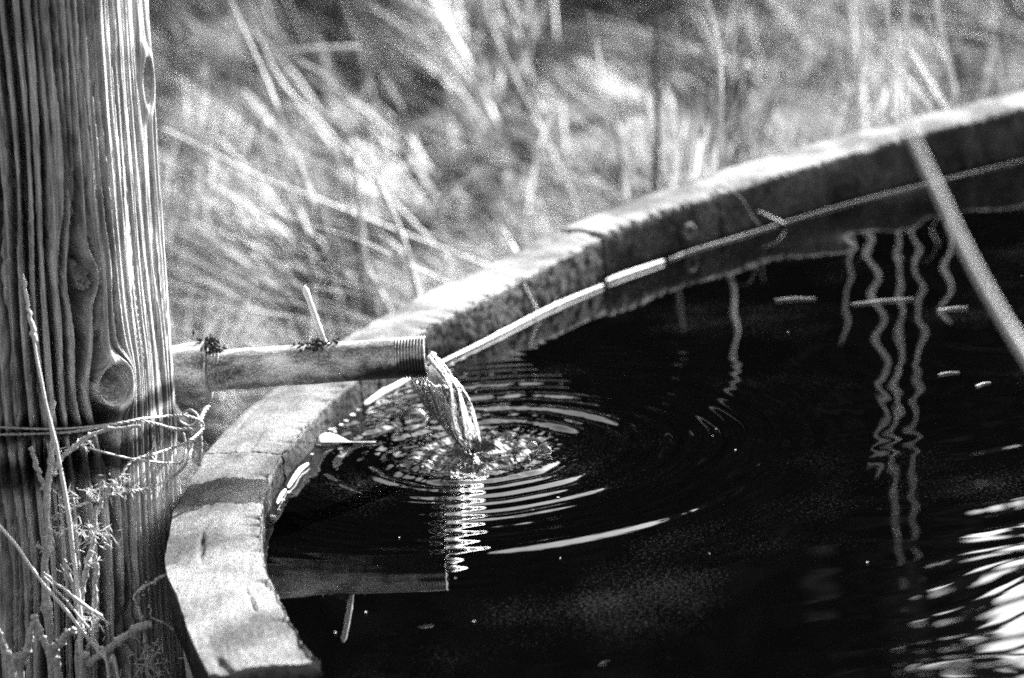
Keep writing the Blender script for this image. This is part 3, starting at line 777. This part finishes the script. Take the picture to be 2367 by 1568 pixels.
wire([wpt(-60, 985), wpt(120, 992), wpt(265, 980), wpt(330, 968), wpt(392, 962, .004), bk(430, 962, -0.05), bk(463, 974, -0.02), bk(468, 992, -0.02), bk(434, 1022, -0.07), wpt(398, 1036, .006), wpt(356, 1050), wpt(305, 1066), wpt(277, 1104, .01)],
     'twisted wire looping out past the post edge, upper turn', barbs=(0.86,))
wire([wpt(-60, 1006), wpt(150, 1000), wpt(265, 981), wpt(320, 974), wpt(362, 981), wpt(405, 992, .004), bk(446, 993, -0.03), bk(452, 1012, -0.01), bk(446, 1060, 0.0)],
     'twisted wire crossing the post just below the uppermost turn', barbs=())
wire([wpt(105, 1205, .02), wpt(131, 1193, .02), wpt(180, 1170, .015), wpt(222, 1157), wpt(273, 1141), wpt(341, 1129), wpt(396, 1105, .004), bk(432, 1070, -0.05), bk(441, 1038, -0.02), bk(449, 1002, -0.02)],
     'lowest barbed wire turn rising to the right across the post', r=0.0013, barbs=(0.12, 0.32, 0.42, 0.5, 0.58))
wire([wpt(200, 1034), wpt(255, 1050), wpt(300, 1060), wpt(357, 1068), wpt(398, 1071, .004), bk(421, 1068, -0.05), bk(429, 1036, -0.03), bk(424, 1000, -0.02)],
     'thin single wire sagging between the upper and lowest turns', r=0.0012, strands=False)
wire([bk(482, 940, 0.05), bk(470, 955, 0.03), bk(462, 985, 0.0), bk(463, 1030, 0.0), bk(460, 1078, 0.0)], 'upright tie wire hanging below the pipe elbow', r=0.0022, strands=True)
wire([bk(418, 962, 0.03), bk(440, 948, 0.02), bk(458, 966, 0.01), bk(440, 985, 0.0), bk(415, 972, 0.0), bk(432, 955, 0.01)], 'short kinked wire end beside the post under the elbow', r=0.0014, strands=False)

# ------------------------------------------------------------------ moss and straw on the pipe
def clump(px, py, sx, sz, n, label, Y):
    c = at(px, py, Y=Y); ps = []
    for k in range(n):
        p = Vector((c.x + random.gauss(0, sx), c.y + random.gauss(0, 0.008), c.z + abs(random.gauss(0, sz)) - 0.002))
        d = Vector((random.gauss(0, 1), random.gauss(0, 0.7), random.gauss(0.3, 0.8))).normalized()
        L_ = random.uniform(0.004, 0.011)
        ps.append(tube([p - d * L_ * 0.5, p, p + d * L_ * 0.5], [0.0018, random.uniform(0.0022, 0.0036), 0.001], 5, rough=0.4, seed=k))
    o = obj('moss_clump', mesh_np('moss_clump', *join(ps), smooth=False), M_moss); tag(o, label, 'moss', 'dark clumps on the pipe')
def pipe_top(px):
    t = (px - 478) / (984 - 478); return 858 + (824 - 858) * t - 46
PYm = lambda px: pl.y + (pe.y - pl.y) * (px - 478) / 506
clump(480, 800, 0.007, 0.007, 60, 'dark ragged moss clump on the pipe at the elbow joint', PYm(485))
clump(500, 808, 0.006, 0.002, 26, 'low dark crumb of moss beside the elbow clump', PYm(495))
clump(735, 797, 0.014, 0.003, 80, 'flat dark moss clump on the middle of the pipe', PYm(735))
rod('straw', [at(703, 660, Y=PYm(735) + 0.02), at(722, 715, Y=PYm(735) + 0.01), at(738, 760, Y=PYm(735)), at(752, 798, Y=PYm(735))], 0.0042, 0.0042, M_straw, 'pale straw standing up from the moss on the pipe', 'straw', num=16)

# ------------------------------------------------------------------ reed and bits floating along the wall
def floating(px, r, label, name='floating_reed', cat='reed', z=0.0015, nodes=(), group=None, m=None):
    pts = [at(x, y, z + r * 0.5) for x, y in px]
    c = spline(pts, 40); rad = r * (0.35 + 0.65 * np.sin(np.linspace(0.25, PI - 0.12, 40)) ** 0.6)
    for nd in nodes: rad = rad + r * 0.45 * np.exp(-((np.linspace(0, 1, 40) - nd) / 0.012) ** 2)
    v, f = tube(c, rad, 10, rough=0.06, seed=int(px[0][0]))
    o = obj(name, mesh_np(name, v, f), m or M_straw); tag(o, label, cat, group)
floating([(1012, 842), (1130, 784), (1250, 722), (1320, 690), (1395, 659)], 0.0036, 'longest pale reed floating along the inner wall, from the pipe mouth', nodes=(0.3, 0.62), group='reeds floating along the wall')
floating([(1400, 651), (1440, 636), (1535, 603)], 0.0045, 'short pale reed floating end to end with the long reed', nodes=(0.3,), group='reeds floating along the wall')
floating([(1545, 600), (1600, 579), (1700, 549), (1800, 518)], 0.0012, 'thin grey reed floating along the far inner wall', nodes=(0.15, 0.5), m=M_twig, group='reeds floating along the wall')
floating([(842, 936), (880, 910), (915, 892), (948, 872)], 0.0050, 'pale broken reed floating below the pipe against the wall', nodes=(0.4,), group='reeds floating along the wall')
floating([(1810, 515), (1950, 473), (2200, 410), (2400, 362)], 0.0007, 'hair-thin strip added for the highlight along the farthest waterline', m=M_twig, group='reeds floating along the wall')  # added strip stands for the waterline highlight, built like the reeds
floating([(665, 1128), (690, 1090), (712, 1072)], 0.0035, 'short pale straw afloat by the curved wall at left', group='reeds floating along the wall')
floating([(640, 1165), (650, 1145), (660, 1132)], 0.0028, 'tiny pale straw by the wall, below the short straw', group='reeds floating along the wall')
for x0, y0, x1, y1, lab in ((1790, 693, 1886, 690, 'straw floating alone left of the mirrored stems'), (1968, 703, 2112, 690, 'thin straw floating across the stoutest mirrored stem'), (2166, 718, 2238, 710, 'short thick straw floating near the blurred reed'),
                            (2168, 866, 2218, 861, 'small straw below the short thick straw'), (2255, 893, 2290, 884, 'tiny straw at the right edge of the water'), 
                            (1280, 660, 1325, 655, 'small pale splinter stuck near the wall joint')):
    floating([(x0, y0), ((x0 + x1) / 2, (y0 + y1) / 2 - 2), (x1, y1)], 0.0011 if x1 - x0 > 60 else 0.0009, lab, 'floating_straw', 'straw', group='straws floating on the open water')
# a knot in the far plank and twigs caught on the rim
kp = rim(1583, 474); kx = Vector((kp.x + 0.003, kp.y - 0.003, 0.028)); nn = Vector((0.72, -0.69, 0)); tt = Vector((0.69, 0.72, 0))
kv = []
for rr_, dd_ in ((1.0, -0.006), (1.0, 0.002), (0.8, 0.005), (0.45, 0.003), (0.2, -0.004)):
    for q in range(18):
        a_ = q / 18 * 2 * PI; g_ = rr_ * (1 + 0.12 * math.sin(q * 2.3))
        kv.append(kx + nn * dd_ + (tt * math.cos(a_) * 0.019 + Vector((0, 0, 1)) * math.sin(a_) * 0.017) * g_)
part('knot', mesh_np('knot', np.array([tuple(p) for p in kv]), grid_faces(18, 5, True)), M_darkstalk, tank)
rod('caught_twig', [rim(1655, 432) + Vector((0, 0, 0.006)), rim(1700, 458) + Vector((0.006, -0.006, 0.004)), at(1738, 500, 0.05), at(1765, 536, 0.02)], 0.0022, 0.0012, M_darkstalk, 'thin dark twig hanging over the far rim down to the water', 'twig', num=20)
rod('caught_twig', [at(1752, 488, 0.035), at(1790, 506, 0.022), at(1815, 518, 0.006)], 0.0011, 0.0014, M_straw, 'thin pale twig touching the water below the far rim', 'twig', num=14)
rod('caught_twig', [at(1212, 655, 0.055), at(1228, 690, 0.03), at(1246, 722, 0.008)], 0.0009, 0.0013, M_straw, 'fine pale twig leaning on the wall joint above the floating reed', 'twig', num=14)
# torn scraps
def scrap_mesh(s, seed):
    r = random.Random(seed); n = 7; V = []
    for i in range(n):
        a = i / n * 2 * PI; q = s * r.uniform(0.5, 1.2); V.append((q * math.cos(a), q * math.sin(a) * 0.7, r.uniform(0, 0.3) * s))
    V += [(x * 0.9, y * 0.9, z + s * 0.35) for x, y, z in V]
    f = [(i, (i + 1) % n, n + (i + 1) % n, n + i) for i in range(n)]
    me = bpy.data.meshes.new('scrap'); me.from_pydata(V, [], f + [tuple(range(n, 2 * n)), tuple(range(n))[::-1]]); me.update(); return me
sm = [scrap_mesh(1.0, k) for k in range(5)]
for m_ in sm: m_.materials.append(M_scrap)
spots = [(830, 950, 5), (815, 962, 7), (800, 975, 5), (790, 985, 6), (775, 1000, 5), (768, 996, 8), (752, 1012, 9), (738, 1030, 4), (722, 1052, 4), (700, 1085, 4), (675, 1115, 4), (668, 1140, 5), (652, 1158, 5), (645, 1180, 4), (632, 1196, 6), (860, 925, 5)]
for k, (x, y, s) in enumerate(spots):
    o = obj('plant_scrap', sm[k % 5]); p = at(x, y, 0.002); o.location = p; o.scale = (s * 0.00085,) * 3; o.rotation_euler = (0, 0, k * 1.3)
    tag(o, 'pale torn plant scrap floating against the curved inner wall', 'plant scrap', 'scraps along the curved wall')
for k, (x, y, s) in enumerate([(1290, 1150, 6), (2225, 604, 4), (1822, 770, 3), (1655, 992, 4), (1648, 1008, 3), (1295, 1290, 3), (923, 1243, 4), (1096, 1437, 4), (845, 1415, 5), (775, 1462, 5), (1640, 1280, 3), (2005, 1300, 5), (2240, 618, 3), (1700, 1040, 5)]):
    o = obj('plant_scrap', sm[k % 5]); p = at(x, y, 0.0015); o.location = p; o.scale = (s * 0.0004, s * 0.0003, s * 0.0001); o.rotation_euler = (0, 0, k * 0.9)
    tag(o, 'tiny pale fleck floating on the open dark water', 'plant scrap', 'flecks on the open water')
# folded leaf by the wall
lf = []
c0, c1 = at(734, 1022, 0.004), at(868, 1022, 0.003)
nL = 14
V = []
for i in range(nL):
    t = i / (nL - 1); p = c0.lerp(c1, t); wv = 0.014 * math.sin(PI * min(1, t * 1.6 + 0.12)) ** 0.8 * (1 - t) ** 0.9 + 0.0006
    V += [(p.x, p.y + wv * 0.9, p.z + wv * 0.9), (p.x, p.y, p.z), (p.x, p.y - wv * 0.8, p.z + wv * 0.25)]
me = mesh_np('floating_leaf', np.array(V), grid_faces(3, nL)); lo = obj('floating_leaf', me, M_scrap)
sd = lo.modifiers.new('thick', 'SOLIDIFY'); sd.thickness = 0.0006
tag(lo, 'pale folded leaf with a long stem floating against the curved wall', 'leaf')

# ------------------------------------------------------------------ weeds in front of the post
def wf(x, y, d=0.03):
    return at(x, y, Y=PY - PR - d)
def weed(label, stems, cat='weed', name='dry_weed', group='weeds in front of the post', m=None, fuzz=()):
    first = wf(*stems[0][0][-1])
    root = empty(name, (first.x, first.y, GZ)); tag(root, label, cat, group)
    for k, (px, r0, r1, d) in enumerate(stems):
        pts = [wf(x, y, d) for x, y in px]
        if px[-1][1] >= 1560: pts.append(Vector((pts[-1].x, pts[-1].y, GZ - 0.01)))
        c_ = np.array(spline(pts, 90)); q_ = np.linspace(0, 1, 90)
        rr_ = r0 * 0.85 + (r1 * 0.85 - r0 * 0.85) * q_
        rr_ = rr_ * (1 + (0.2 if m else 0.45) * (vn(q_ * 22, q_ * 0, k + int(px[0][0])) - 0.5)) * (1 + (0.15 if m else 0.5) * np.exp(-(((q_ * 6 + 0.37 * k) % 1 - 0.5) / 0.06) ** 2))
        c_ = c_ + 0.0016 * np.stack([vn(q_ * 14, q_ * 0, 3 + k) - 0.5, q_ * 0, vn(q_ * 14, q_ * 0, 9 + k) - 0.5], 1) * 2
        v, f = tube(c_, rr_, 9, rough=0.06 if m else 0.28, seed=k + 5)
        part('stem' if k == 0 else 'branch', mesh_np('stem', v, f), m or M_twig, root)
    for (x, y, n, s, d) in fuzz:
        sp = []
        for q in range(int(n * 1.1)):
            p = wf(x + random.gauss(0, s * 0.45), y + random.gauss(0, s * 0.3), d + random.uniform(-.006, .01))
            dr = Vector((random.gauss(0.35, 0.7), random.gauss(-0.3, 0.5), random.gauss(-0.45, 0.7))).normalized(); L_ = 0.0006 * (8 + s * 0.35) * random.uniform(0.5, 1.2)
            sp.append(tube([p, p + dr * L_ * 0.5, p + dr * L_], [0.0009, 0.0007, 0.0002], 5))
        part('seed_head', mesh_np('seed_head', *join(sp)), m or M_straw, root)
weed('stout dry weed stem with side branches before the post',
     [([(124, 922), (119, 979), (121, 1030), (118, 1078), (109, 1137), (106, 1193), (113, 1248), (105, 1304), (107, 1383), (115, 1462), (123, 1568)], 0.0026, 0.0072, 0.035),
      ([(71, 1034), (82, 1068), (96, 1110), (107, 1140)], 0.0028, 0.004, 0.035), ([(325, 985), (277, 989), (222, 1002), (178, 1026), (139, 1062), (120, 1100)], 0.0022, 0.0042, 0.03),
      ([(86, 1262), (98, 1270), (108, 1278)], 0.002, 0.003, 0.04)],
     fuzz=((205, 1020, 14, 26, 0.03), (150, 1040, 8, 18, 0.03), (128, 1230, 20, 30, 0.035), (98, 1262, 8, 16, 0.04)))
weed('long pale grass stalk with a brush tip standing before the post',
     [([(52, 628), (62, 690), (76, 770), (95, 870), (113, 960), (128, 1030), (145, 1120), (160, 1200), (172, 1290), (180, 1370), (188, 1460), (196, 1568)], 0.0012, 0.0046, 0.06),
      ([(56, 640), (64, 700), (72, 745), (80, 790)], 0.0012, 0.0042, 0.06)], m=M_straw, name='straw_stalk', cat='grass stalk')
weed('thin straight straw slanting from the left edge before the post',
     [([(-40, 1165), (36, 1260), (95, 1340), (150, 1410), (210, 1485), (250, 1530), (275, 1568)], 0.0022, 0.0026, 0.08)], m=M_straw, name='straw_stalk', cat='grass stalk')
weed('split pale straw end lying across the weed stems',
     [([(99, 1320), (135, 1352), (170, 1380), (236, 1426)], 0.0011, 0.0034, 0.085), ([(104, 1332), (140, 1375), (180, 1420), (226, 1490), (250, 1568)], 0.0011, 0.0026, 0.085)], m=M_straw, name='straw_stalk', cat='grass stalk',
     fuzz=((215, 1418, 10, 26, 0.085),))
weed('fuzzy dry weed with a ragged bristly stem right of the stout stem',
     [([(222, 1165), (220, 1215), (214, 1264), (200, 1304), (192, 1363), (190, 1440), (186, 1568)], 0.0025, 0.0055, 0.05),
      ([(262, 1110), (240, 1150), (222, 1190)], 0.0018, 0.003, 0.04), ([(222, 1300), (220, 1343), (219, 1400), (216, 1470), (205, 1568)], 0.0035, 0.004, 0.05),
      ([(150, 1290), (165, 1345), (178, 1400), (186, 1450)], 0.002, 0.0035, 0.06)],
     fuzz=((262, 1118, 46, 44, 0.035), (210, 1140, 30, 30, 0.035), (160, 1150, 26, 30, 0.04), (225, 1230, 40, 46, 0.05), (205, 1290, 20, 34, 0.05), (185, 1215, 24, 44, 0.035), (150, 1310, 10, 26, 0.06), (210, 1440, 36, 44, 0.07)))
weed('bent forked dry twig at the bottom left corner',
     [([(79, 1418), (95, 1462), (115, 1510), (126, 1540), (136, 1568)], 0.004, 0.0065, 0.11), ([(80, 1420), (68, 1478), (56, 1530), (46, 1568)], 0.004, 0.0075, 0.11),
      ([(172, 1452), (150, 1474), (113, 1512)], 0.0045, 0.006, 0.11)], name='forked_twig', cat='twig')
weed('blurred straight twig at the lower left edge of the picture',
     [([(-30, 1400), (0, 1466), (15, 1525), (30, 1568)], 0.004, 0.0055, 0.13)], name='forked_twig', cat='twig')
weed('thick broken twig slanting up beside the tank wall',
     [([(352, 1441), (330, 1448), (293, 1468), (250, 1502), (214, 1533), (195, 1568)], 0.0055, 0.007, 0.07), ([(297, 1460), (304, 1468), (312, 1476)], 0.003, 0.0028, 0.075)], name='forked_twig', cat='twig',
     fuzz=((340, 1540, 44, 54, 0.03), (350, 1500, 20, 36, 0.03)))
weed('thin crooked twig hooked against the tank rim',
     [([(384, 1326), (362, 1341), (345, 1351), (325, 1362), (310, 1380), (320, 1408), (329, 1434), (335, 1465), (338, 1500), (345, 1568)], 0.0024, 0.0034, 0.0)], name='forked_twig', cat='twig', fuzz=((350, 1350, 6, 18, 0.0), (322, 1372, 5, 14, 0.0)))
weed('hair-thin crooked twig below the hooked twig',
     [([(345, 1394), (350, 1414), (353, 1430), (380, 1441), (400, 1452), (418, 1460)], 0.0014, 0.0022, 0.0)], name='forked_twig', cat='twig')

# ------------------------------------------------------------------ trees behind (they stand mirrored in the water)
def tree(az, dist, h, wdt, label, n=2600, seed=0):
    r = np.random.default_rng(seed)
    a = math.radians(az); bx, by = dist * math.sin(a), dist * math.cos(a); bz = float(ground_z(bx, by))
    root = empty('tree', (bx, by, bz)); tag(root, label, 'tree', 'trees beyond the grass')
    tr = [Vector((bx + 0.05 * math.sin(k), by, bz - 0.1 + k / 6 * h * 0.7)) for k in range(7)]
    vs2 = [tube(tr, [0.22, 0.16, 0.05], 10)]
    for k in range(9):
        b = tr[2 + k % 4]; aa = k * 2.4; vs2.append(tube([b, b + Vector((math.cos(aa) * wdt * 0.25, math.sin(aa) * wdt * 0.25, h * 0.12)), b + Vector((math.cos(aa) * wdt * 0.42, math.sin(aa) * wdt * 0.42, h * 0.26))], [0.08, 0.05, 0.015], 7))
    part('trunk', mesh_np('trunk', *join(vs2)), M_bark, root)
    # clumps of leaf-sized faces
    nc = 60; cc = []
    while len(cc) < nc:
        q = r.uniform(-1, 1, 3)
        if np.linalg.norm(q) < 1: cc.append(q)
    cc = np.array(cc) * [wdt * 0.5, wdt * 0.5, h * 0.46] + [bx, by, bz + h * 0.52]
    idx = r.integers(0, nc, n); c = cc[idx] + r.normal(0, 0.34 * h / 6, (n, 3))
    c[:, 2] = np.maximum(c[:, 2], bz + 0.05)
    s = r.uniform(0.10, 0.26, n)[:, None] * h / 6
    d1 = r.normal(size=(n, 3)); d1 /= np.linalg.norm(d1, axis=1)[:, None]
    d2 = np.cross(d1, r.normal(size=(n, 3))); d2 /= np.linalg.norm(d2, axis=1)[:, None]
    v = np.stack([c - d1 * s, c + d2 * s * 0.6, c + d1 * s, c - d2 * s * 0.6], 1).reshape(-1, 3)
    f = np.arange(n * 4).reshape(-1, 4)
    part('crown', mesh_np('crown', v, f, smooth=False), M_leaf, root)
TR = [(-30, 17, 8.2, 6.0), (-20, 18, 8.0, 5.6), (-12, 17, 7.5, 5.4), (-5, 18, 8.1, 5.4), (1.0, 17, 7.6, 4.8), (6.8, 18, 8.5, 3.8), (14.5, 18, 5.7, 5.4), (26, 18, 4.2, 5.0), (36, 18, 4.6, 5.0)]
LAB = ['dark tree far left beyond the grass', 'dark tree second from the left beyond the grass', 'dense dark tree beyond the grass left of centre', 'tallest dark tree in the middle beyond the grass', 'dark tree beyond the grass just right of centre', 'narrow dark tree at the end of the tall row', 'low dark bush right of the tall trees', 'low wide bush second from the right', 'low bush farthest right beyond the grass']
for k, (t_, l_) in enumerate(zip(TR, LAB)): tree(*t_, l_, n=5200 if k < 6 else 2600, seed=90 + k)
